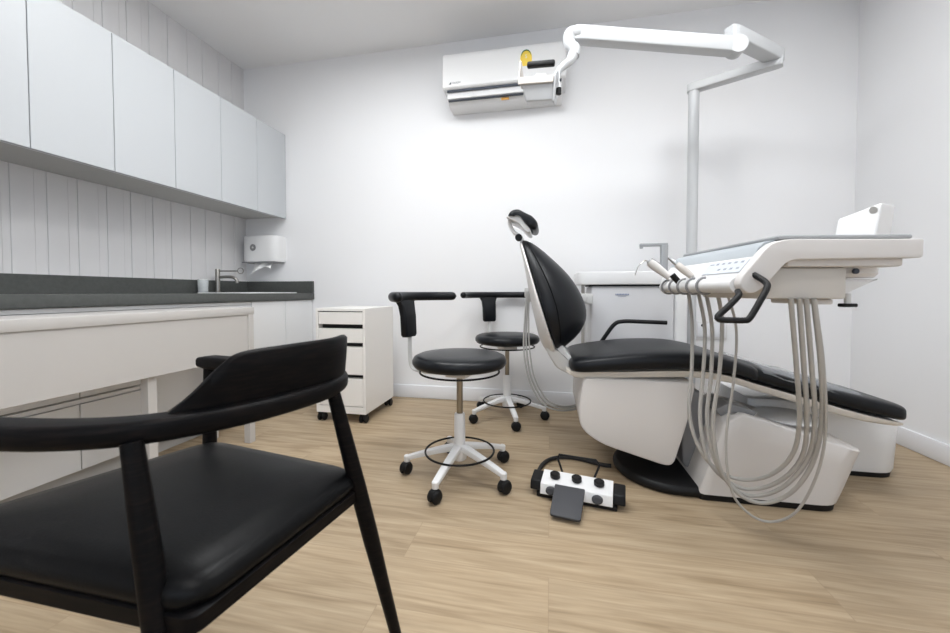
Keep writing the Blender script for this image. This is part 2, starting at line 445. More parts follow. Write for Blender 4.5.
# ------------------------------------------------------------------ paper towel dispenser
px0, px1, py0 = -2.585, -2.25, 2.785
t = thing('towel_dispenser', 'white paper towel dispenser on the back wall above the sink', 'dispenser', ((px0+px1)/2, YB, 1.10))
out = rpoly([(px0, YB-.001), (px0, py0+.03), (px0+.05, py0), (px1-.05, py0), (px1, py0+.03), (px1, YB-.001)], [0, .03, .04, .04, .03, 0])
obj('housing', B().prism(out, 1.115, 1.335, 'z', .008, 3), 'white', t)
obj('seam', B().box(px0+.01, px1-.01, py0+.001, YB-.01, 1.108, 1.116), 'grey', t)
em = B().lathe([(0, 0), (.026, 0), (.029, -.004), (.022, -.006), (.0, -.004)], px0+.125, py0-.0005, 1.235, 28, 'y')
obj('lock_badge', em, 'grey', t)
obj('badge_mark', B().lathe([(0, 0), (.008, 0), (.008, -.003), (0, -.003)], px0+.125, py0-.005, 1.235, 16, 'y'), 'lhose', t)
b = B()
nx, nz = 16, 8; grid = []
for j in range(nz):
    for i in range(nx):
        u, v = i/(nx-1), j/(nz-1)
        grid.append(V(px0+.095+.18*u+.02*v*(u-.5), py0+.05-.035*v+.012*sin(u*9+v*3), 1.112-.10*v*(.75+.35*sin(u*3.6+2.2))))
b.add(grid, [(j*nx+i, j*nx+i+1, (j+1)*nx+i+1, (j+1)*nx+i) for j in range(nz-1) for i in range(nx-1)])
o = obj('paper_towel', b, 'paper', None, smooth=180); md = o.modifiers.new('s', 'SOLIDIFY'); md.thickness = .002
tag(o, 'white paper towel hanging out under the wall dispenser', 'paper towel')

# ------------------------------------------------------------------ air conditioner
ax0, ax1, ayf = -.775, .10, 2.70
t = thing('air_conditioner', 'white split air conditioner high on the back wall behind the lamp head', 'air conditioner', ((ax0+ax1)/2, YB, 2.25))
prof = rpoly([(YB-.001, 2.60), (ayf+.035, 2.60), (ayf, 2.57), (ayf-.004, 2.345), (ayf+.012, 2.330), (YB-.001, 2.330)], [0, .03, .03, .008, .008, 0])
obj('front_cover', B().prism(prof, ax0, ax1, 'x', .006, 3), 'white', t)
prof = rpoly([(YB-.001, 2.3295), (ayf+.02, 2.3295), (ayf+.03, 2.305), (ayf+.070, 2.250), (YB-.001, 2.242)], [0, .004, .01, .03, .0])
obj('lower_body', B().prism(prof, ax0+.025, ax1-.025, 'x', .004, 2), 'white', t)
obj('air_outlet', B().box(ax0+.03, ax1-.03, ayf+.012, ayf+.03, 2.316, 2.329), 'ink', t)
obj('louver', B().box(ax0+.03, ax1-.03, -.004, .004, -.024, .026, .002, 2, Matrix.Translation((0, ayf+.026, 2.290)) @ Matrix.Rotation(R(-20), 4, 'X')), 'white', t)
obj('louver_gap', B().box(ax0+.035, ax1-.04, ayf+.026, ayf+.05, 2.2605, 2.2645), 'ink', t)
MT = lambda x, yy, z: Matrix.Translation((x, yy, z)) @ Matrix.Rotation(R(90), 4, 'X')
lb = text_b('DAIKIN', .018, MT(ax0+.105, ayf-.0045, 2.369))
lb.prism([(ax0+.048, 2.361), (ax0+.066, 2.361), (ax0+.066, 2.379)], ayf-.0055, ayf-.0035, 'y')
obj('logo', lb, 'ink', t)
ex, ez = -.172, 2.488
obj('energy_label', B().prism(rpoly([(ex-.040, ez-.055), (ex+.040, ez-.055), (ex+.040, ez+.02), (ex+.02, ez+.055), (ex-.02, ez+.055), (ex-.040, ez+.02)], [.004, .004, .02, .02, .02, .02]), ayf-.0032, ayf-.0008, 'y'), 'yellow', t)
arc = [V(ex+.032*cos(a), ayf-.0050, ez+.014+.036*sin(a)) for a in [R(5+170*k/12) for k in range(13)]]
obj('label_arc', B().sweep(arc, [(-.0006, -.009), (.0006, -.009), (.0006, .009), (-.0006, .009)], up=(0, 1, .01)), 'green', t)
obj('label_mark', text_b('5', .034, MT(ex, ayf-.0040, ez+.008)), 'white', t)
obj('orange_label', B().box(-.352, -.297, ayf+.050, ayf+.062, 2.2445, 2.259, .001, 1), 'orange', t)

# ------------------------------------------------------------------ wall sockets
t = thing('wall_socket', 'white double wall socket low on the back wall seen between the hoses', 'socket', (1.10, YB, .60))
obj('plate', B().box(1.005, 1.205, YB-.014, YB-.001, .53, .655, .004, 2), 'white', t)
sk = B()
for x in (1.055, 1.155): sk.box(x-.04, x+.04, YB-.019, YB-.0145, .545, .64, .003, 2)
obj('outlet', sk, 'base', t)
obj('indicator', B().lathe([(0, 0), (.009, 0), (.009, -.006), (0, -.006)], 1.045, YB-.019, .627, 14, 'y'), 'ink', t)

# ------------------------------------------------------------------ desk
dx0, dx1, dy0, dy1 = -1.955, -1.665, .55, 1.885
t = thing('desk', 'warm white narrow desk with front panel and square legs in front of the cabinets', 'desk', ((dx0+dx1)/2, (dy0+dy1)/2, 0))
obj('desktop', B().box(dx0, dx1, dy0, dy1, .733, .772, .0015, 2), 'desk', t)
obj('front_panel', B().box(dx1-.022, dx1-.006, dy0+.042, dy1-.042, .495, .7325, .001, 1), 'desk', t)
lab = {}
for x, yy in ((dx1-.04, dy1-.042), (dx0, dy1-.042), (dx1-.064, 1.312), (dx1-.04, dy0), (dx0, dy0)):
    obj('leg', B().box(x, x+.04, yy, yy+.038, 0, .7325, .0015, 1), 'desk', t)

# ------------------------------------------------------------------ drawer trolley
qx0, qx1, qy0, qy1, qz0, qz1 = -1.528, -1.172, 2.262, 2.705, .060, .752
t = thing('drawer_trolley', 'white drawer cabinet on black castors against the back wall', 'drawer unit', ((qx0+qx1)/2, (qy0+qy1)/2, 0))
b = B(); b.box(qx0, qx0+.018, qy0, qy1, qz0, qz1, .001, 1); b.box(qx1-.018, qx1, qy0, qy1, qz0, qz1, .001, 1)
b.box(qx0+.0182, qx1-.0182, qy0, qy1, qz1-.018, qz1, .001, 1); b.box(qx0+.0182, qx1-.0182, qy0, qy1, qz0, qz0+.045, .001, 1); b.box(qx0+.0182, qx1-.0182, qy1-.02, qy1-.012, qz0+.045, qz1-.018)
obj('carcass', b, 'drawer', t)
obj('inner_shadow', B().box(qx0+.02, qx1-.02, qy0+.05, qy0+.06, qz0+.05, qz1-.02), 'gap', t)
for a, b_ in ((.648, .727), (.528, .618), (.318, .499), (.110, .290)):
    obj('drawer', B().box(qx0+.020, qx1-.020, qy0+.001, qy0+.30, a, b_, .0015, 1), 'drawer', t)
for x in (qx0+.03, qx1-.025):
    for yy in (qy0+.022, qy1-.035):
        c = B(); c.box(x-.02, x+.02, yy-.02, yy+.02, .047, .0578); c.box(x-.006, x+.006, yy-.015, yy+.012, .03, .05)
        for s in (-1, 1): c.lathe([(0, 0), (.022, 0), (.026, .004), (.026, .014), (.022, .018), (0, .018)], x-.0255 if s < 0 else x+.0075, yy, .026, 20, 'x')
        obj('castor', c, 'blackplas', t)

# ------------------------------------------------------------------ operator stools
def castor(parent, x, y, ang, name='castor'):
    c = B(); d = V(cos(ang), sin(ang), 0); s = V(-sin(ang), cos(ang), 0); ctr = V(x, y, .028)
    Mx = Matrix.Translation(ctr) @ Matrix.Rotation(ang+pi/2, 4, 'Z')
    for o_ in (-.0225, .005):
        c.lathe([(0, 0), (.020, 0), (.026, .004), (.028, .008), (.026, .0135), (.018, .0175), (0, .0175)], o_, 0, 0, 22, 'x', Mx)
    hood = [(.031*cos(a), .031*sin(a)) for a in [R(-10+k*20) for k in range(11)]]
    c.prism(hood, -.012, .012, 'x', .002, 1, Mx)
    c.cyl(V(x, y, .045), V(x, y, .070), .0065, 12)
    return obj(name, c, 'blackplas', parent)
def make_stool(label, group):
    t = thing('operator_stool', label, 'stool', (0, 0, 0), group)
    # seat
    prof = [(0, .512), (.190, .512), (.208, .518), (.218, .532), (.218, .547), (.210, .562), (.190, .571), (.12, .577), (0, .579)]
    obj('seat', B().lathe(prof, seg=56), 'stoolpad', t, smooth=80)
    u = B(); u.lathe([(0, .492), (.06, .492), (.09, .503), (.10, .5115), (0, .5115)], seg=32); u.box(-.05, .05, -.05, .05, .468, .492, .004, 2)
    obj('seat_plate', u, 'unit', t)
    ringp = [V(.184*cos(a), .184*sin(a), .490) for a in [2*pi*k/48 for k in range(48)]]
    r_ = B().tube(ringp, .0045, 8, closed=True)
    obj('lever_ring', r_, 'blackplas', t)
    obj('gas_lift', B().lathe([(0, .27), (.0145, .27), (.0145, .468), (0, .468)], seg=20), 'gas', t)
    obj('column', B().lathe([(0, .10), (.028, .10), (.0285, .13), (.0265, .155), (.0245, .29), (.021, .295), (0, .295)], seg=28), 'white', t)
    # star base
    hub = B().lathe([(0, .075), (.026, .075), (.032, .082), (.034, .135), (.030, .152), (0, .152)], seg=28)
    obj('hub', hub, 'white', t)
    for k in range(5):
        a = t_off + 2*pi*k/5; d = V(cos(a), sin(a), 0)
        arm = spline([d*.02+V(0, 0, .135), d*.10+V(0, 0, .118), d*.20+V(0, 0, .092), d*.252+V(0, 0, .077)], 4)
        pr = rrect(.034, .026, .006, 2)
        sc = lerp_list([(1.15, 1.25), (1.0, .95), (.85, .75)], len(arm))
        lg = B().sweep(arm, pr, scale=sc); lg.lathe([(0, .060), (.014, .060), (.015, .085), (.012, .089), (0, .089)], d.x*.250, d.y*.250, 0, 18)
        l = obj('leg', lg, 'white', t)
        castor(l, d.x*.255, d.y*.255, a+1.1+k*1.7)
    fr = [V(.160*cos(a), .160*sin(a), .118) for a in [2*pi*k/56 for k in range(56)]]
    obj('foot_ring', B().tube(fr, .0048, 8, closed=True), 'blackplas', t)
    # torso support arm: post towards local +X
    rod = spline([V(.0, 0, .474), V(.14, 0, .470), V(.225, 0, .474), V(.262, 0, .495), V(.272, 0, .56), V(.272, 0, .66), V(.274, 0, .70)], 6)
    obj('support_rod', B().sweep(rod, rrect(.009, .028, .003, 2), up=(0, 1, 0)), 'lhose', t)
    post = B(); rings = []
    for z, w, xo, th in ((.640, .085, .277, .030), (.65, .100, .277, .038), (.74, .104, .281, .036), (.79, .112, .290, .034), (.812, .135, .298, .030), (.832, .19, .304, .026)):
        rings.append([V(xo+p[0], p[1], z) for p in rrect(th, w, min(th, w)*.35, 4)])
    post.loft(rings)
    obj('support_post', post, 'stoolpad', t, smooth=60)
    pad = []; n = 72
    for i in range(n):
        a = R(-62+124*i/(n-1)); pad.append(V(.290*cos(a)+.010, .303*sin(a), .838))
    sc = []
    for i in range(n):
        e = min(i, n-1-i)/(n-1)/.042
        sc.append(sqrt(max(0, 1-(1-min(1, e))**2))*.94+.06)
    prf = [(.021*cos(2*pi*k/16), .0225*sin(2*pi*k/16)) for k in range(16)]
    obj('torso_pad', B().sweep(pad, prf, scale=sc), 'stoolpad', t, smooth=80)
    return t
t_off = R(20)
s1 = make_stool('black stool with white base standing in front, left of the foot control', 'operator stools')
s1.location = (-.412, 1.712, 0); s1.rotation_euler[2] = R(168)
s2 = copy_tree(s1); s2['label'] = 'black stool further back by the wall, partly behind the dental chair backrest'
s2.location = (-.285, 2.570, 0); s2.rotation_euler[2] = R(125)

# ------------------------------------------------------------------ black armchair in the foreground
t = thing('armchair', 'black wooden armchair with curved back rail and black leather seat', 'armchair', (-.66, .62, 0))
rail_pts = [(-1.02, .352, .664), (-.90, .365, .664), (-.78, .378, .664), (-.66, .396, .664), (-.568, .436, .664), (-.503, .512, .664), (-.462, .610, .664),
            (-.450, .700, .664), (-.478, .780, .664), (-.555, .832, .664), (-.68, .856, .664), (-.80, .874, .664), (-.962, .898, .664)]
rp = spline(rail_pts, 6)
prf = rrect(.052, .034, .011, 4)
sc = [(1, 1)]*len(rp)
sc[0] = (.8, .8); sc[-1] = (.8, .8)
obj('arm_rail', B().sweep(rp, prf, scale=sc), 'bwood', t, smooth=50)
# back panel standing on the rail, leaning slightly
bp = []
ctrl = [(-.556, .458, .681), (-.538, .478, .704), (-.514, .508, .744), (-.500, .533, .762), (-.470, .600, .766), (-.447, .695, .766), (-.462, .772, .764), (-.500, .795, .745), (-.545, .822, .700), (-.57, .830, .681)]
top = spline(ctrl, 8); b = B(); rings = []
for i, p in enumerate(top):
    q0 = top[max(i-1, 0)]; q1 = top[min(i+1, len(top)-1)]
    tg = V(q1.x-q0.x, q1.y-q0.y, 0).normalized(); nr = V(tg.y, -tg.x, 0)
    h = max(.001, p.z-.678)
    base = V(p.x, p.y, .678); th = .011
    lean = nr*(h*.10)
    rings.append([base-nr*th, base+nr*th, base+nr*th*.9+lean*.6+V(0, 0, h*.6), base+nr*th*.7+lean+V(0, 0, h*.93), base+nr*th*.2+lean+V(0, 0, h), base-nr*th*.3+lean+V(0, 0, h), base-nr*th*.8+lean+V(0, 0, h*.93), base-nr*th+lean*.6+V(0, 0, h*.6)])
b.loft(rings)
obj('back_panel', b, 'bwood', t, smooth=60)
def cleg(p0, p1, r0, r1, rm=None):
    pts = [Vector(p0).lerp(Vector(p1), k/6) for k in range(7)]
    rr = [r0*(.80), r0*.95, r0*1.05, r0*1.05, (r0*.7+r1*.3), (r0*.35+r1*.65), r1]
    return B().tube(pts, rr, 16)
obj('leg', cleg((-.440, .708, .655), (-.328, .806, 0), .0165, .011), 'bwood', t)      # rear far
obj('leg', cleg((-.560, .412, .655), (-.405, .372, 0), .0165, .013), 'bwood', t)      # rear near
obj('leg', cleg((-.930, .886, .655), (-.930, .880, 0), .0165, .011), 'bwood', t)      # front far
obj('leg', cleg((-.985, .366, .655), (-1.00, .330, 0), .0165, .011), 'bwood', t)      # front near
# seat
A_, B_, Cc, D_ = (-.396, .756), (-.448, .394), (-.868, .838), (-1.03, .402)
def seat_ring(k, z, rad=.05):
    c = Vector((-.69, .60)); q = [A_, B_, D_, Cc]
    q = [tuple(c+(Vector(p)-c)*k) for p in q]
    return [V(p[0], p[1], z) for p in rpoly(q, rad, 6)]
fr = B().loft([seat_ring(.985, .412, .02), seat_ring(1.0, .416, .02), seat_ring(1.0, .438, .02), seat_ring(.98, .441, .02)])
obj('seat_frame', fr, 'bwood', t)
cu = B().loft([seat_ring(.965, .4395), seat_ring(.992, .444), seat_ring(1.0, .454), seat_ring(.98, .467), seat_ring(.92, .477), seat_ring(.76, .485), seat_ring(.45, .488), seat_ring(.15, .4885)])
obj('seat_cushion', cu, 'leather', t, smooth=80)

# ------------------------------------------------------------------ dental chair
t = thing('dental_chair', 'large white dental chair with black upholstery, headrest and leg cover', 'dental chair', (.75, 2.0, 0))
YM = 2.01
# seat and leg cushions
def pad_loft(sts, ym=YM):
    """sts: (x, zbottom, ztop, halfwidth)"""
    rings = []
    for x, zb, zt, hw in sts:
        ring = []; n = 28; zm = (zb+zt)/2; hh = (zt-zb)/2
        for k in range(n):
            a = 2*pi*k/n; ca, sa = cos(a), sin(a)
            ring.append(V(x, ym + hw*math.copysign(abs(ca)**.28, ca), zm + hh*math.copysign(abs(sa)**.55, sa)))
        rings.append(ring)
    return B().loft(rings)
def smooth_sts(keys, n):
    pts = spline([V(k[0], k[1], k[2]) for k in keys], n); hw = spline([V(k[3], 0, 0) for k in keys], n)
    return [(p.x, p.y, p.z, h.x) for p, h in zip(pts, hw)]
seat_k = [(.088, .516, .530, .18), (.097, .498, .545, .235), (.13, .490, .560, .265), (.22, .497, .578, .28), (.40, .512, .602, .285), (.60, .522, .606, .28), (.75, .508, .580, .265), (.855, .478, .545, .235)]
obj('seat_cushion', pad_loft(smooth_sts(seat_k, 5)), 'uph', t, smooth=80)
leg_k = [(.857, .476, .545, .232), (1.00, .436, .505, .220), (1.18, .386, .455, .208), (1.33, .348, .420, .205), (1.40, .334, .402, .195), (1.422, .335, .392, .165), (1.430, .346, .376, .12)]
obj('leg_cushion', pad_loft(smooth_sts(leg_k, 5)), 'uph', t, smooth=80)
# clear plastic cover over the leg rest
cv = B(); n = 26; rings = []
for i in range(n):
    f = i/(n-1); x = .875+.40*f
    z = .543 - (x-.875)*.275 + .002*sin(f*23) ; ring = []
    for k in range(15):
        v = k/14*2-1; hw = .236-.04*f
        zz = z + .006 - .030*max(0, abs(v)-.82)/.18 + .003*sin(v*11+f*9)
        ring.append(V(x, YM+v*hw, zz))
    rings.append(ring)
g = [p for r in rings for p in r]
cv.add(g, [(i*15+k, i*15+k+1, (i+1)*15+k+1, (i+1)*15+k) for i in range(n-1) for k in range(14)])
o = obj('leg_cover', cv, 'film', t, smooth=180); md = o.modifiers.new('s', 'SOLIDIFY'); md.thickness = .0015
# support shell under the cushions
ob = [(.075, .506), (.12, .498), (.30, .504), (.60, .520), (.75, .503), (.86, .471), (1.05, .417), (1.25, .362), (1.395, .331)]
ot = [(p[0], p[1]-.028) for p in ob]; ot[0] = (.115, .490); ot[-1] = (1.375, .318)
sup_up = spline([V(p[0], p[1], 0) for p in ob], 5); sup_lo = spline([V(p[0], p[1], 0) for p in ot], 5)
rings = []
for a, b_ in zip(sup_up, sup_lo):
    f = (a.x-.08)/1.33; hw = .240 if a.x < .8 else .240-.045*min(1, (a.x-.8)/.5)
    rings.append([V(b_.x, YM-hw+.006, b_.y), V(b_.x, YM+hw-.006, b_.y), V(a.x, YM+hw, b_.y+.006), V(a.x, YM+hw, a.y), V(a.x, YM-hw, a.y), V(a.x, YM-hw, b_.y+.006)])
obj('seat_support', B().loft(rings), 'beigew', t, smooth=50)
# main body
body = rpoly([(.150, .474), (.133, .335), (.133, .245), (.225, .180), (.50, .103), (.530, .115), (.580, .296), (.612, .474)], [.02, .02, .06, .05, .035, .03, .03, .02])
obj('seat_body', B().prism(body, YM-.255, YM+.255, 'y', .008, 3), 'unit', t)
arm = rpoly([(.60, .06), (.69, .05), (.70, .28), (.69, .40), (.62, .43), (.585, .30)], .03)
obj('lift_arm', B().prism(arm, YM-.15, YM+.15, 'y', .01, 2), 'grey', t)
# dark floor plate
plate = [(.30+.27-.27*cos(a), YM+.215*sin(a)) for a in [R(-90+180*k/20) for k in range(21)]]
plate = [(p[0] if True else 0, p[1]) for p in plate]
pl = []
for k in range(25):
    a = R(90+180*k/24); pl.append((.555+.245*cos(a), 1.945+.245*sin(a)))
pl += [(1.0, 1.71), (1.0, 2.18)]
obj('floor_plate', B().prism(pl, .001, .045, 'z', .02, 4), 'blackplas', t)
# near foot box: rounded in plan at the right end, top sloping down to the right
def plan(x0, x1, y0, y1, r, z, rl=.012):
    q = rpoly([(x0, y0), (x1, y0), (x1, y1), (x0, y1)], [rl, r, r, rl], 10); out = []
    for a, b_ in zip(q, q[1:]+q[:1]):
        a, b_ = Vector(a), Vector(b_); m = max(1, int((b_-a).length/.04))
        for k in range(m): p = a.lerp(b_, k/m); out.append(V(p.x, p.y, z))
    return out
def rs_ring(r, n=72):
    P = [Vector(p) for p in r]; d = [0]
    for a, b_ in zip(P, P[1:]+P[:1]): d.append(d[-1]+(b_-a).length)
    out = []; L_ = d[-1]; k = 0
    for i in range(n):
        s_ = L_*i/n
        while d[k+1] < s_: k += 1
        f = (s_-d[k])/max(1e-9, d[k+1]-d[k]); out.append(P[k].lerp(P[(k+1) % len(P)], f))
    return out
def ztop(x):
    ks = [(.5, .325), (.70, .335), (.765, .378), (.86, .352), (1.0, .308), (1.2, .250), (1.5, .2)]
    for (a, za), (b_, zb) in zip(ks, ks[1:]):
        if x <= b_: return za+(zb-za)*(x-a)/(b_-a)
rings = []
for f, x0, x1, ins in ((0, .612, 1.118, 0), (.04, .611, 1.124, 0), (.35, .642, 1.148, 0), (.7, .675, 1.174, 0), (.97, .702, 1.194, 0), (.99, .706, 1.192, .004), (1.0, .712, 1.186, .010), (1.0, .73, 1.165, .035)):
    r = rs_ring(plan(x0, x1+.012, 1.692+ins, 2.045-ins, .10, 0))
    rings.append([V(p.x, p.y, .027+f*(ztop(p.x if f > .9 else p.x+(1-f)*.08)-.036)) for p in r])
bb = B().loft(rings)
obj('foot_box', bb, 'unit', t, smooth=45)
obj('foot_box_base', B().loft([plan(.614, 1.122, 1.698, 2.04, .09, .001), plan(.614, 1.125, 1.696, 2.04, .09, .0265)]), 'blackplas', t)
cr = rpoly([(.690, .362), (.740, .392), (.85, .360), (.835, .340), (.75, .352), (.71, .335)], .008)
obj('joint_cover', B().prism(cr, 1.76, 1.86, 'y', .004, 1), 'grey', t)
# far foot box
def plan2(x0, x1, y0, y1, r, z): return [V(p[0], p[1], z) for p in rpoly([(x0, y0), (x1, y0), (x1, y1), (x0, y1)], [.012, r, r, .012], 10)]
def rtop(x): return .345 if x < 1.22 else .345-(x-1.22)*.10
rings = []
for f, x1, ins in ((0, 1.590, .004), (.05, 1.594, 0), (.5, 1.602, 0), (.96, 1.612, 0), (.99, 1.608, .004), (1, 1.595, .014), (1, 1.56, .05)):
    r = rs_ring(plan(.95, x1, 2.055+ins, 2.41-ins, .11, 0), 80)
    rings.append([V(p.x, p.y, .024+f*(rtop(p.x)-.024)) for p in r])
obj('rear_box', B().loft(rings), 'white', t, smooth=45)
obj('rear_box_base', B().loft([plan(.95, 1.582, 2.062, 2.39, .10, .001), plan(.95, 1.585, 2.062, 2.39, .10, .0235)]), 'blackplas', t)
obj('bridge_cover', B().lathe([(0, 0), (.125, 0), (.130, .006), (.12, .012), (0, .016)], 1.04, 1.92, .300, 36), 'white', t)
obj('bridge', B().box(.70, 1.10, 2.047, 2.20, .06, .300, .015, 3), 'white', t)

# backrest ---------------------------------------------------------
b0 = V(.032, YM, .575); b1 = V(-.140, YM, 1.120); ax = (b1-b0); Ln = ax.length; axn = ax.normalized(); fn = V(axn.z, 0, -axn.x)   # forward normal
def interp(keys, v):
    n = len(keys)
    for k in range(n-1):
        if v <= keys[k+1][0] or k == n-2:
            (a, x), (b_, y_) = keys[k], keys[k+1]
            m0 = (y_-keys[k-1][1])/(b_-keys[k-1][0]) if k else (y_-x)/(b_-a)
            m1 = (keys[k+2][1]-x)/(keys[k+2][0]-a) if k < n-2 else (y_-x)/(b_-a)
            h = b_-a; t_ = min(1, max(0, (v-a)/h))
            return x*(2*t_**3-3*t_**2+1) + m0*h*(t_**3-2*t_**2+t_) + y_*(3*t_**2-2*t_**3) + m1*h*(t_**3-t_**2)
def backpt(v, u, layer):
    hw = interp([(0, .13), (.05, .195), (.2, .245), (.42, .25), (.7, .195), (.9, .13), (.97, .095), (1, .06)], v)
    bulge = interp([(0, .075), (.07, .150), (.20, .207), (.38, .213), (.58, .184), (.80, .120), (.94, .068), (1, .035)], v)
    edge = interp([(0, .02), (.15, .045), (.4, .070), (.7, .062), (.95, .038), (1, .020)], v)
    sw = .008 + .022*sin(pi*min(1, v*1.0))
    return hw, bulge, edge, sw
rings = []; nv = 26; nu = 20
for i in range(nv):
    v = i/(nv-1); hw, bulge, edge, sw = backpt(v, 0, 0); ring = []
    c = b0 + ax*v - fn*.013
    for k in range(nu+1):      # front from near (-Y) to far
        u = -1+2*k/nu
        f = edge + (bulge-edge)*(1-abs(u)**2.0)
        f *= sqrt(max(0, 1-abs(u)**14)) if abs(u) < 1 else .0
        ring.append(c + V(0, hw*u, 0) + fn*max(f, .022))
    for k in range(nu, -1, -1):
        u = -1+2*k/nu
        ring.append(c + V(0, hw*u*.97, 0) + fn*(.004+.012*u*u))
    rings.append(ring)
bk = B().loft(rings)
cush = obj('backrest_cushion', bk, 'uph', t, smooth=80)
for sgn in (-1, 1):
    sm = []
    for i in range(2, nv-1):
        v = i/(nv-1); hw, bulge, edge, sw = backpt(v, 0, 0); u = sgn*.92
        f = (edge+(bulge-edge)*(1-abs(u)**2.0))*sqrt(1-abs(u)**14)
        sm.append(b0+ax*v-fn*.013+V(0, hw*u, 0)+fn*(f+.0005))
    obj('seam_piping', B().tube(sm, .0028, 6), 'leather', cush, smooth=80)
rings = []
for i in range(nv):
    v = i/(nv-1); hw, bulge, edge, sw = backpt(v, 0, 0); ring = []; c = b0 - ax*.02 + ax*1.01*v - fn*.018
    back = interp([(0, .028), (.12, .044), (.45, .032), (.8, .010), (1, .001)], v)
    for k in range(nu+1):
        u = -1+2*k/nu; ring.append(c + V(0, hw*.96*u, 0) + fn*(.002+.012*u*u))
    for k in range(nu, -1, -1):
        u = -1+2*k/nu; ring.append(c + V(0, hw*.97*u, 0) - fn*(back*(1-abs(u)**4)+.002-.012*u*u*.7))
    rings.append(ring)
obj('backrest_shell', B().loft(rings), 'unit', t, smooth=80)
hin = rpoly([(-.025, .640), (.055, .615), (.095, .550), (.165, .500), (.175, .458), (.105, .458), (.030, .495), (-.015, .570)], .02)
obj('backrest_hinge', B().prism(hin, YM-.16, YM+.10, 'y', .012, 3), 'lhose', t)
# headrest: crescent pad on a bracket
hb = V(-.150, YM, 1.135)
br = spline([hb+V(.005, 0, -.03), hb+V(0, 0, .01), hb+V(-.035, 0, .035), hb+V(-.058, 0, .075), hb+V(-.060, 0, .100), hb+V(-.03, 0, .110)], 6)
obj('headrest_bracket', B().sweep(br, rrect(.07, .018, .006, 3), up=(1, 0, 0)), 'white', t)
obj('headrest_knob', B().cyl(V(-.160, YM-.050, 1.140), V(-.160, YM-.030, 1.140), .018, 24), 'blackplas', t)
cres = rpoly([(-.214, 1.238), (-.200, 1.266), (-.160, 1.277), (-.120, 1.252), (-.085, 1.236), (-.058, 1.200), (-.066, 1.168), (-.092, 1.168), (-.120, 1.200), (-.152, 1.244), (-.196, 1.252)], [.008, .02, .03, .03, .03, .02, .02, .02, .03, .02, .008], 5)
hd = B(); rings = []
cc = Vector((-.135, 1.225))
for f, s in ((-1, .55), (-.97, .8), (-.88, .95), (-.7, 1), (0, 1.0), (.7, 1), (.88, .95), (.97, .8), (1, .55)):
    rings.append([V(cc.x+(p[0]-cc.x)*s, YM+f*.125, cc.y+(p[1]-cc.y)*s) for p in cres])
hd.loft(rings)
obj('headrest_pad', hd, 'uph', t, smooth=70)
# white plate behind head pad
hs = rpoly([(-.220, 1.236), (-.196, 1.2515), (-.152, 1.2435), (-.121, 1.1995), (-.099, 1.1735), (-.094, 1.160), (-.110, 1.155), (-.125, 1.165), (-.152, 1.200), (-.190, 1.222)], .006)
obj('headrest_plate', B().prism(hs, YM-.11, YM+.11, 'y', .003, 1), 'white', t)
# far armrest
ar = spline([V(.258, YM+.24, .50), V(.272, YM+.275, .535), V(.318, YM+.275, .612), V(.365, YM+.275, .676), V(.410, YM+.275, .692), V(.50, YM+.275, .692), V(.642, YM+.275, .688)], 8)
obj('armrest', B().tube(ar, .0115, 12), 'blackplas', t, smooth=70)

# ------------------------------------------------------------------ cuspidor unit behind the chair, with lamp column
t = thing('cuspidor_unit', 'white cuspidor cabinet with basin top and tap behind the dental chair', 'dental unit', (.48, 2.6, 0))
obj('cabinet', B().box(.247, .735, 2.46, 2.76, .02, .897, .02, 4), 'cab', t)
top = rpoly([(.165, 2.44), (.745, 2.44), (.745, 2.79), (.165, 2.79)], [.05, .02, .02, .05])
obj('basin_top', B().prism(top, .905, .985, 'z', .006, 3), 'white', t)
obj('shadow_gap', B().box(.24, .73, 2.47, 2.75, .896, .906), 'gap', t)
col = B().prism(rrect(.075, .09, .02, 4), 0, .93, 'z', .004, 2, Matrix.Translation((.7735, 2.51, 0)))
obj('side_column', col, 'white', t)
sp = B().prism(rrect(.040, .040, .004, 2), .985, 1.155, 'z', .002, 1, Matrix.Translation((.708, 2.60, 0)))
sp.box(.563, .728, 2.585, 2.615, 1.150, 1.170, .004, 2); sp.box(.563, .583, 2.59, 2.61, 1.138, 1.152, .003, 1)
obj('rinse_tap', sp, 'silver', t)
gb = B(); gb.box(.39, .47, 2.4575, 2.4595, .845, .858)
lbm = B()
x = .395
rs = random.Random(3)
for k in range(9):
    lbm.box(x, x+.0062, 2.4570, 2.4592, .840, .850); x += .009
for k in range(6): lbm.box(.412+.008*k, .4165+.008*k, 2.4570, 2.4592, .8310, .8340)
obj('name_mark', lbm, 'blueink', t)
obj('drain_pipe', B().tube([V(.205, 2.50, .905), V(.207, 2.50, .50), V(.215, 2.50, .05)], .0105, 12), 'hose', t)
# assistant holder arm, behind the backrest
asm = B(); asm.box(.19, .2465, 2.31, 2.55, .79, .85, .006, 2); asm.box(-.13, .21, 2.295, 2.325, .80, .85, .006, 2); asm.box(-.150, -.115, 2.275, 2.325, .83, .885, .006, 2)
obj('holder_arm', asm, 'lhose', t)
for k, (dx, dz) in enumerate(((0, 0), (.016, .014), (.034, .026))):
    hs = spline([V(-.136+dx*.4, 2.27, .862), V(-.145+dx*.6, 2.268, .72), V(-.152+dx, 2.268, .52), V(-.122+dx, 2.27, .34+dz*.5), V(-.045+dx*.8, 2.28, .20+dz), V(.05+dx*.5, 2.30, .155+dz), V(.16, 2.36, .15+dz), V(.246, 2.46, .16+dz)], 8)
    obj('suction_hose', B().tube(hs, .0055 if k != 2 else .0045, 10), 'shose', t)

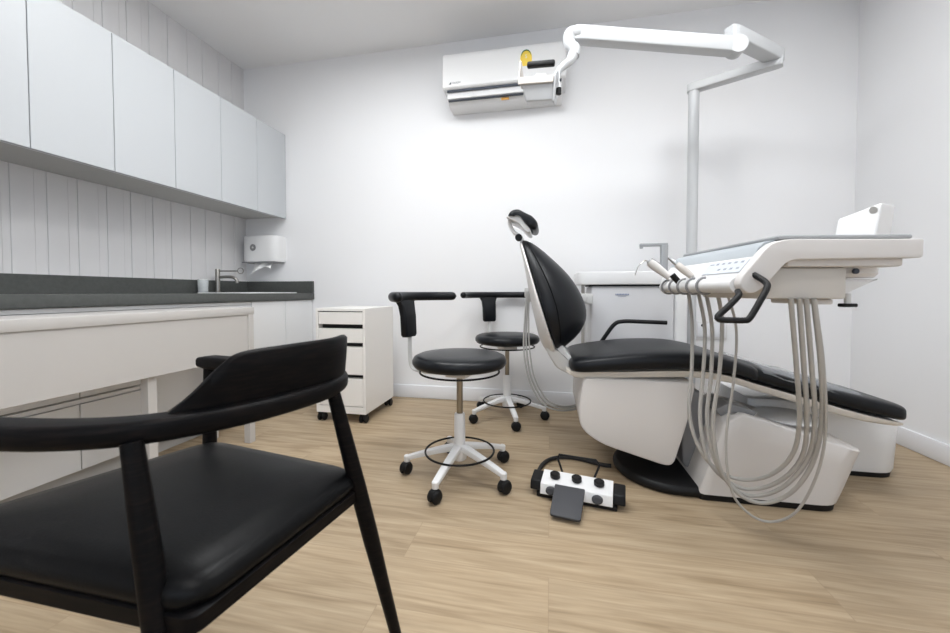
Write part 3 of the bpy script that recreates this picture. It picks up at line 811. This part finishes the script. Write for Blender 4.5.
# ------------------------------------------------------------------ operating lamp on its post
t = thing('operating_lamp', 'white dental operating lamp on a tall post with folding arms', 'lamp', (.840, 2.52, 0))
PX, PY = .845, 2.53
obj('post', B().lathe([(0, 0), (.030, 0), (.030, 2.065), (0, 2.065)], PX, PY, .001, 28), 'lampw', t)
def beam(p0, p1, w, h, ext0=.0, ext1=.0, r=.012):
    p0, p1 = Vector(p0), Vector(p1); d = (p1-p0).normalized()
    n = 8; pts = []
    a = p0-d*ext0; c = p1+d*ext1
    L_ = (c-a).length; ws = []
    ts = [0, .008, .02, .04, .5, 1-.04/L_*1, 1-.02/L_, 1-.008/L_, 1]
    ts = [0, .006/L_, .018/L_, .04/L_, .5, 1-.04/L_, 1-.018/L_, 1-.006/L_, 1]
    ks = [.55, .78, .93, 1, 1, 1, .93, .78, .55]
    return B().sweep([a+(c-a)*q for q in ts], rrect(w, h, .007, 3), scale=[(k, 1) for k in ks])
E1 = V(1.180, 2.345, 2.098)
b = beam((PX, PY, 2.090), V(E1.x, E1.y, 2.090), .062, .050, .035, .035)
obj('lower_arm', b, 'lampw', t)
E2 = V(.885, 2.120, 2.128)
b = beam((E1.x, E1.y, 2.128), E2, .072, .064, .04, .04)
obj('upper_arm', b, 'lampw', t)
S0 = V(.862, 2.055, 2.034); S1 = V(.106, 1.970, 2.135)
b = beam(S0, S1, .060, .072, .0, .0); b.cyl(V(.868, 2.024, 2.034), V(.868, 2.088, 2.034), .041, 28)
b.cyl(V(.872, 2.085, 2.034), V(.875, 2.15, 2.12), .028, 20)
o = obj('spring_arm', b, 'lampw', t)
# head joint
hj = spline([S1+V(.03, 0, .0), S1+V(-.012, -.005, -.002), S1+V(-.018, -.01, -.05), S1+V(.006, -.02, -.085), S1+V(.004, -.03, -.125)], 6)
obj('head_joint', B().tube(hj, [.034, .034, .028, .028, .024], 18), 'lampw', t)
yk = spline([V(.104, 1.94, 2.02), V(.090, 1.93, 1.985), V(.055, 1.92, 1.955), V(.032, 1.91, 1.925), V(.012, 1.90, 1.875)], 6)
o = obj('yoke', B().tube(yk, [.026, .022, .018, .016, .016], 14), 'lampw', t)
pin = B().tube([V(.036, 1.870, 1.93), V(.036, 1.870, 1.825)], .004, 8)
obj('pivot_pin', pin, 'steel', t)
obj('pivot_knob', B().cyl(V(.036, 1.870, 1.828), V(.036, 1.870, 1.80), .012, 16), 'blackplas', t)
# lamp head
HM = Matrix.Translation((-.050, 1.890, 1.868)) @ Matrix.Rotation(R(-6), 4, 'Z') @ Matrix.Rotation(R(5), 4, 'Y') @ Matrix.Scale(.93, 4)
sidep = rpoly([(-.062, .018), (.05, .024), (.062, -.05), (.03, -.085), (-.052, -.105), (-.074, -.02)], .012)
hd = B()
# trough shaped reflector housing: wedge profile in (y,z)
hd.prism(rpoly([(-.065, .000), (.055, .012), (.060, -.030), (.045, -.085), (-.040, -.105)], .008), -.098, .074, 'x', .004, 2)
for v in hd.bm.verts:
    if v.co.x < 0: v.co.x += .042*max(0, -v.co.z-.03)/.075
hd.bm.transform(HM)
obj('reflector', hd, 'lampw', t)
hp = B().prism(rpoly([(-.070, .01), (.045, .115), (.07, .10), (.065, -.035), (.040, -.100), (-.045, -.118)], .012), .075, .086, 'x', .002, 1, HM)
obj('side_plate', hp, 'lampw', t)
hp = B().prism(rpoly([(-.066, .000), (-.066, .092), (-.040, .095), (.02, .06), (.045, .0)], .008), -.108, -.099, 'x', .002, 1, HM)
obj('side_plate', hp, 'beige', t)
obj('front_strip', B().box(-.104, .074, -.072, -.060, -.032, .004, .003, 1, HM), 'beige', t)
obj('grip', B().box(-.066, .074, -.078, -.050, .050, .078, .008, 3, HM), 'blackplas', t)
obj('sensor', B().box(-.03, .03, -.02, .03, .0125, .045, .006, 2, HM), 'lhose', t)

# ------------------------------------------------------------------ delivery tray over the chair
t = thing('instrument_tray', 'white instrument delivery unit with grey tray top, handle and row of hoses', 'dental unit', (.85, 1.55, .86))
TR = Matrix.Translation((.612, 1.175, .086)) @ Matrix.Rotation(R(8), 4, 'Z') @ Matrix.Scale(.9, 4)
def W(u, v, z): return TR @ V(u, v, z)
HL = .60
# side profile: flat body to the right, sloping nose to the left (u, z)
prof = rpoly([(.41, .962), (.41, 1.018), (.015, 1.020), (-.030, 1.005), (-.116, .897), (-.108, .866), (-.076, .852), (-.045, .874), (.028, .958)], [.012, .006, .03, .03, .025, .025, .02, .02, .03])
obj('body', B().prism(prof, 0, .035, 'y', .004, 2, TR), 'unit', t)
prof2 = rpoly([(.41, .975), (.41, 1.016), (.015, 1.018), (-.034, .994), (-.100, .910), (-.094, .884), (-.06, .888), (.03, .975)], [.012, .006, .03, .03, .02, .01, .02, .03])
obj('deck', B().prism(prof2, .0352, HL, 'y', .003, 1, TR), 'white', t)
mt = B().box(.006, .395, .015, HL+.01, 1.0205, 1.034, .006, 3, TR)
obj('tray_mat', mt, 'silver', t)
rimp = [(.012, 1.0235), (.012, 1.017), (-.033, .990), (-.048, .968), (-.0520, .972), (-.038, .9985), (-.022, 1.013)]
obj('sloping_rim', B().prism(rimp, .036, HL-.004, 'y', 0, 1, TR), 'rim', t)
obj('lower_deck', B().box(.045, .385, .03, HL-.05, .938, .9745, .008, 2, TR), 'unit', t)
# nose bar (instrument rest)
nb = B().tube([W(-.098, .036, .882), W(-.098, HL*.55, .882), W(-.098, HL-.05, .882)], .0225, 20)
obj('instrument_rest', nb, 'white', t, smooth=60)
# keypad on the slope
slope = Vector((.015+.07, 0, .11)); ang = math.atan2(.084, .066)
KM = TR @ Matrix.Translation((-.0745, .150, .9435)) @ Matrix.Rotation(-ang, 4, 'Y')
kp = B().box(-.028, .026, -.110, .110, -.0004, .0022, .001, 1, KM)
obj('keypad', kp, 'keypad', t)
ks = B()
for r_, u in enumerate((.016, -.010)):
    for k in range(6):
        if r_ == 1 and k > 3: continue
        if r_ == 0 and k == 5: ks.box(u-.0015, u+.0015, -.085+.034*k-.012, -.085+.034*k+.012, .0023, .003, 0, 1, KM); continue
        v = -.085+.034*k
        ks.box(u-.0035, u+.0035, v-.007, v+.007, .0023, .0030, 0, 1, KM)
obj('keypad_marks', ks, 'key', t)
# handle
hz = [(.505, 1.16, .862), (.494, 1.13, .850), (.462, 1.11, .822), (.434, 1.10, .797), (.436, 1.095, .788), (.462, 1.09, .787), (.490, 1.09, .787), (.503, 1.09, .793), (.530, 1.10, .835), (.556, 1.12, .872), (.560, 1.14, .888), (.548, 1.17, .908)]
obj('handle', B().tube(spline(hz, 5), .0080, 12), 'blackplas', t, smooth=70)
# manifold box under the deck
obj('hose_manifold', B().box(-.005, .248, .06, .42, .838, .9375, .008, 2, TR), 'manif', t)
obj('manifold_foot', B().box(.182, .244, .10, .30, .819, .8372, .006, 2, TR), 'unit', t)
sw = B().lathe([(0, 0), (.105, 0), (.115, .012), (.115, .030), (0, .032)], .315, .20, .908, 40, 'z', TR)
obj('swivel_plate', sw, 'unit', t)
obj('swivel_screw', B().lathe([(0, 0), (.006, 0), (.009, .003), (.009, .010), (0, .010)], 0, 0, 0, 16, 'z', TR @ Matrix.Translation((.285, .080, .926)) @ Matrix.Rotation(R(90), 4, 'X')), 'ink', t)
sa = B().prism(rpoly([(.25, .903), (.40, .903), (.36, .885), (.29, .850), (.25, .850)], .006), .12, .20, 'y', .003, 1, TR)
obj('swivel_bracket', sa, 'white', t)
kn = B().cyl(W(.312, .13, .855), W(.312, .13, .822), .008, 14)
obj('lock_stem', kn, 'lhose', t)
obj('lock_lever', B().box(.290, .336, .118, .142, .810, .822, .003, 2, TR), 'blackplas', t)
# supporting arm from the unit column
armb = B().tube(spline([W(.30, .25, .935), W(.36, .50, .935), W(.36, .80, .93), W(.31, 1.08, .92), W(.265, 1.20, .915), W(.235, 1.29, .905)], 8), .025, 18)
armb.cyl(W(.30, .20, .915), W(.30, .20, .93), .06, 24)
obj('support_arm', armb, 'unit', t)

# instruments on the rest: rings, then handpieces
vs = [.045+HL-.10-.105*k for k in range(5)]       # far to near
vs = [.515, .445, .372, .300, .225]
for v in vs:
    rg = [W(-.098, v, .882) + (W(1, v, 0)-W(0, v, 0))*(.030*cos(a)) + V(0, 0, .027*sin(a)) for a in [2*pi*k/24 for k in range(24)]]
    h = obj('holder_ring', B().tube(rg, .0038, 8, closed=True), 'grey', t)
obj('holder_tip', B().cyl(W(-.116, .385, .900), W(-.140, .39, .930), .011, 12), 'blackplas', t)

# hoses: (rest position v, manifold u, depth of loop)
HOSES = [
[(0.534, 1.63, 0.866), (0.542, 1.608, 0.751), (0.537, 1.587, 0.579), (0.524, 1.565, 0.391), (0.561, 1.543, 0.257), (0.628, 1.522, 0.194), (0.7, 1.5, 0.190), (0.749, 1.444, 0.246), (0.773, 1.388, 0.34), (0.757, 1.332, 0.468), (0.714, 1.276, 0.642), (0.665, 1.22, 0.842)],
[(0.552, 1.58, 0.866), (0.572, 1.565, 0.724), (0.563, 1.549, 0.549), (0.55, 1.534, 0.388), (0.576, 1.519, 0.239), (0.647, 1.503, 0.168), (0.714, 1.488, 0.164), (0.765, 1.434, 0.228), (0.794, 1.381, 0.332), (0.774, 1.327, 0.471), (0.732, 1.274, 0.643), (0.686, 1.22, 0.842)],
[(0.56, 1.53, 0.866), (0.58, 1.521, 0.729), (0.576, 1.512, 0.558), (0.562, 1.503, 0.399), (0.587, 1.494, 0.251), (0.652, 1.485, 0.156), (0.724, 1.476, 0.148), (0.775, 1.425, 0.217), (0.807, 1.374, 0.333), (0.792, 1.322, 0.474), (0.75, 1.271, 0.644), (0.703, 1.22, 0.842)],
[(0.575, 1.47, 0.866), (0.592, 1.469, 0.748), (0.585, 1.468, 0.568), (0.568, 1.467, 0.397), (0.592, 1.466, 0.239), (0.655, 1.465, 0.150), (0.734, 1.464, 0.130), (0.787, 1.415, 0.200), (0.816, 1.366, 0.324), (0.808, 1.318, 0.476), (0.772, 1.269, 0.645), (0.721, 1.22, 0.842)],
[(0.579, 1.41, 0.866), (0.614, 1.417, 0.739), (0.613, 1.424, 0.572), (0.595, 1.431, 0.345), (0.619, 1.438, 0.173), (0.680, 1.445, 0.094), (0.750, 1.450, 0.074), (0.796, 1.406, 0.140), (0.822, 1.359, 0.283), (0.815, 1.313, 0.44), (0.777, 1.266, 0.646), (0.725, 1.22, 0.835)]]
for k, hp in enumerate(HOSES):
    obj('hose', B().tube(spline(hp, 10), (.0066 if k < 4 else .0042), 12), 'hose', t, smooth=80)

# handpieces (rest on the tray, can be lifted off)
sy = thing('air_water_syringe', 'pale handpiece with curved metal needle, leftmost on the instrument rest', 'dental syringe', (.46, 1.67, .88))
a0 = V(.458, 1.60, .916); a1 = V(.385, 1.61, .979)
obj('barrel', B().tube([a0, a0.lerp(a1, .4), a0.lerp(a1, .8), a1], [.013, .015, .018, .015], 14), 'unit', sy, smooth=60)
obj('nozzle', B().cyl(a1, a1.lerp(a1+(a1-a0), .06), .0095, 14), 'steel', sy)
n0 = a1+(a1-a0)*.04
obj('needle', B().tube(spline([n0, n0+V(-.016, 0, .002), n0+V(-.036, 0, -.018), n0+V(-.050, 0, -.055)], 6), .0022, 8), 'chrome', sy)
obj('button', B().box(-.018, .018, -.005, .005, 0, .006, .002, 1, Matrix.Translation(a0.lerp(a1, .80)+V(.006, 0, .012)) @ Matrix.Rotation(R(35), 4, 'Y')), 'grey', sy)
hp_ = thing('dental_handpiece', 'slim beige handpiece with metal tip, second on the instrument rest', 'dental handpiece', (.50, 1.50, .88))
a0 = V(.486, 1.45, .914); a1 = V(.412, 1.46, .983)
obj('barrel', B().tube([a0, a0.lerp(a1, .35), a0.lerp(a1, .62), a0.lerp(a1, .64)], [.011, .013, .012, .009], 14), 'beige', hp_, smooth=60)
obj('tip', B().tube([a0.lerp(a1, .62), a0.lerp(a1, .8), a0.lerp(a1, .82), a1], [.0075, .0072, .0058, .0055], 12), 'steel', hp_)

# white box standing at the back of the tray
wb = thing('device_box', 'small white slanted box with a grey badge standing on the tray top', 'box', (.968, 1.455, 1.018))
VM = Matrix.Translation((.985, 1.452, 1.0180)) @ Matrix.Rotation(R(-55), 4, 'Z') @ Matrix.Diagonal((.78, .98, .98, 1))
b = B(); 
fo = [V(-.075, -.03, 0), V(.060, -.03, 0), V(.055, .075, 0), V(-.075, .075, 0)]
tp = [V(-.068, -.012, .088), V(.068, -.012, .122), V(.064, .090, .122), V(-.068, .075, .088)]
b.loft([[VM @ p for p in fo], [VM @ p for p in tp]])
obj('housing', b, 'white', wb, bevel=.006)
bd = V(.050, -.0125, .078)
obj('badge', B().lathe([(0, 0), (.012, 0), (.012, .003), (0, .003)], 0, 0, 0, 20, 'z', VM @ Matrix.Translation(V(.046, -.0165, .100)) @ Matrix.Rotation(R(105), 4, 'X')), 'hose', wb)

# ------------------------------------------------------------------ foot control on the floor
t = thing('foot_control', 'white foot control bar with black knobs, pad and wire handle on the floor', 'foot pedal', (.11, 1.56, 0))
FM = Matrix.Translation((.112, 1.605, 0)) @ Matrix.Rotation(R(-10.5), 4, 'Z') @ Matrix.Diagonal((1.14, 1, .86, 1))
pr = rpoly([(-.050, .022), (.048, .022), (.044, .098), (-.040, .070)], .005)
obj('bar', B().prism(pr, -.125, .125, 'x', .002, 1, FM), 'white', t)
pr = rpoly([(-.040, .030), (.042, .030), (.040, .092), (-.030, .074)], .008)
for a, b_ in ((-.164, -.126), (.126, .166)):
    obj('end_cap', B().prism(pr, a, b_, 'x', .005, 2, FM), 'blackplas', t)
obj('under_frame', B().box(-.14, .14, -.04, .045, .001, .0215, .003, 1, FM), 'blackplas', t)
for x in (-.078, 0, .078):
    obj('knob', B().lathe([(0, 0), (.016, 0), (.018, .004), (.018, .022), (.013, .028), (0, .029)], 0, 0, 0, 24, 'z', FM @ Matrix.Translation((x, .006, .0855)) @ Matrix.Rotation(R(18.4), 4, 'X')), 'blackplas', t)
NM = FM @ Matrix.Translation((0, -.045, .046)) @ Matrix.Rotation(R(78), 4, 'X')
for x in (-.085, .075):
    obj('side_knob', B().lathe([(0, 0), (.018, 0), (.019, .004), (.018, .014), (.013, .018), (0, .018)], x, 0, -.001, 24, 'z', NM), 'greyplas', t)
PM = FM @ Matrix.Translation((-.018, -.105, .056)) @ Matrix.Rotation(R(24), 4, 'X')
obj('pad', B().prism(rpoly([(-.050, -.088), (.050, -.088), (.052, .060), (-.052, .060)], [.014, .014, .004, .004]), -.008, .008, 'z', .003, 2, PM), 'greyplas', t)
def FW(x, y_, z): return FM @ V(x, y_, z)
wh = [FW(-.055, .040, .05), FW(-.055, .055, .075), FW(-.080, .085, .140), FW(-.076, .088, .160), FW(.062, .088, .160), FW(.075, .085, .140), (FW(.055, .060, .075)), FW(.055, .040, .05)]
pts = []
for a, b_ in zip(wh, wh[1:]): pts += [a, a.lerp(b_, .5)]
obj('wire_handle', B().tube(pts+[wh[-1]], .0048, 10), 'blackplas', t)
ck = spline([V(-.045, 1.70, .03), V(-.050, 1.78, .014), V(-.03, 1.877, .012), V(.009, 1.942, .012), V(.07, 1.978, .012), V(.144, 1.975, .012), V(.21, 1.947, .012), V(.262, 1.925, .012), V(.297, 1.918, .014)], 8)
obj('cable', B().tube(ck, .0095, 12), 'rubber', t, smooth=70)

# ------------------------------------------------------------------ camera, light, world
cam = bpy.data.cameras.new('camera'); co = bpy.data.objects.new('camera', cam); C.objects.link(co)
cam.sensor_width = 36; cam.lens = 36*379/950; cam.clip_start = .02
co.location = (0, 0, .86); co.rotation_euler = (R(90-1.5), 0, R(11.2))
cam.shift_y = -14.6/950
cam.dof.use_dof = True; cam.dof.focus_distance = 2.0; cam.dof.aperture_fstop = 5.0
SC.camera = co
w = bpy.data.worlds.new('world'); SC.world = w; w.use_nodes = True
nt = w.node_tree; bg = nt.nodes['Background']; bg.inputs['Color'].default_value = (.80, .88, 1.0, 1); bg.inputs['Strength'].default_value = .8
wl_ = bpy.data.lights.new('window_daylight', 'AREA'); wl_.shape = 'RECTANGLE'; wl_.size = 2.8; wl_.size_y = 1.45; wl_.energy = 18; wl_.color = (.74, .86, 1)
wo = bpy.data.objects.new('window_daylight', wl_); C.objects.link(wo); wo.location = (-.15, YF-.13, 1.525); wo.rotation_euler = (R(90), 0, 0)
SC.view_settings.view_transform = 'Standard'; SC.view_settings.look = 'None'; SC.view_settings.gamma = 1; SC.view_settings.use_curve_mapping = False
SC.view_settings.exposure = -0.06
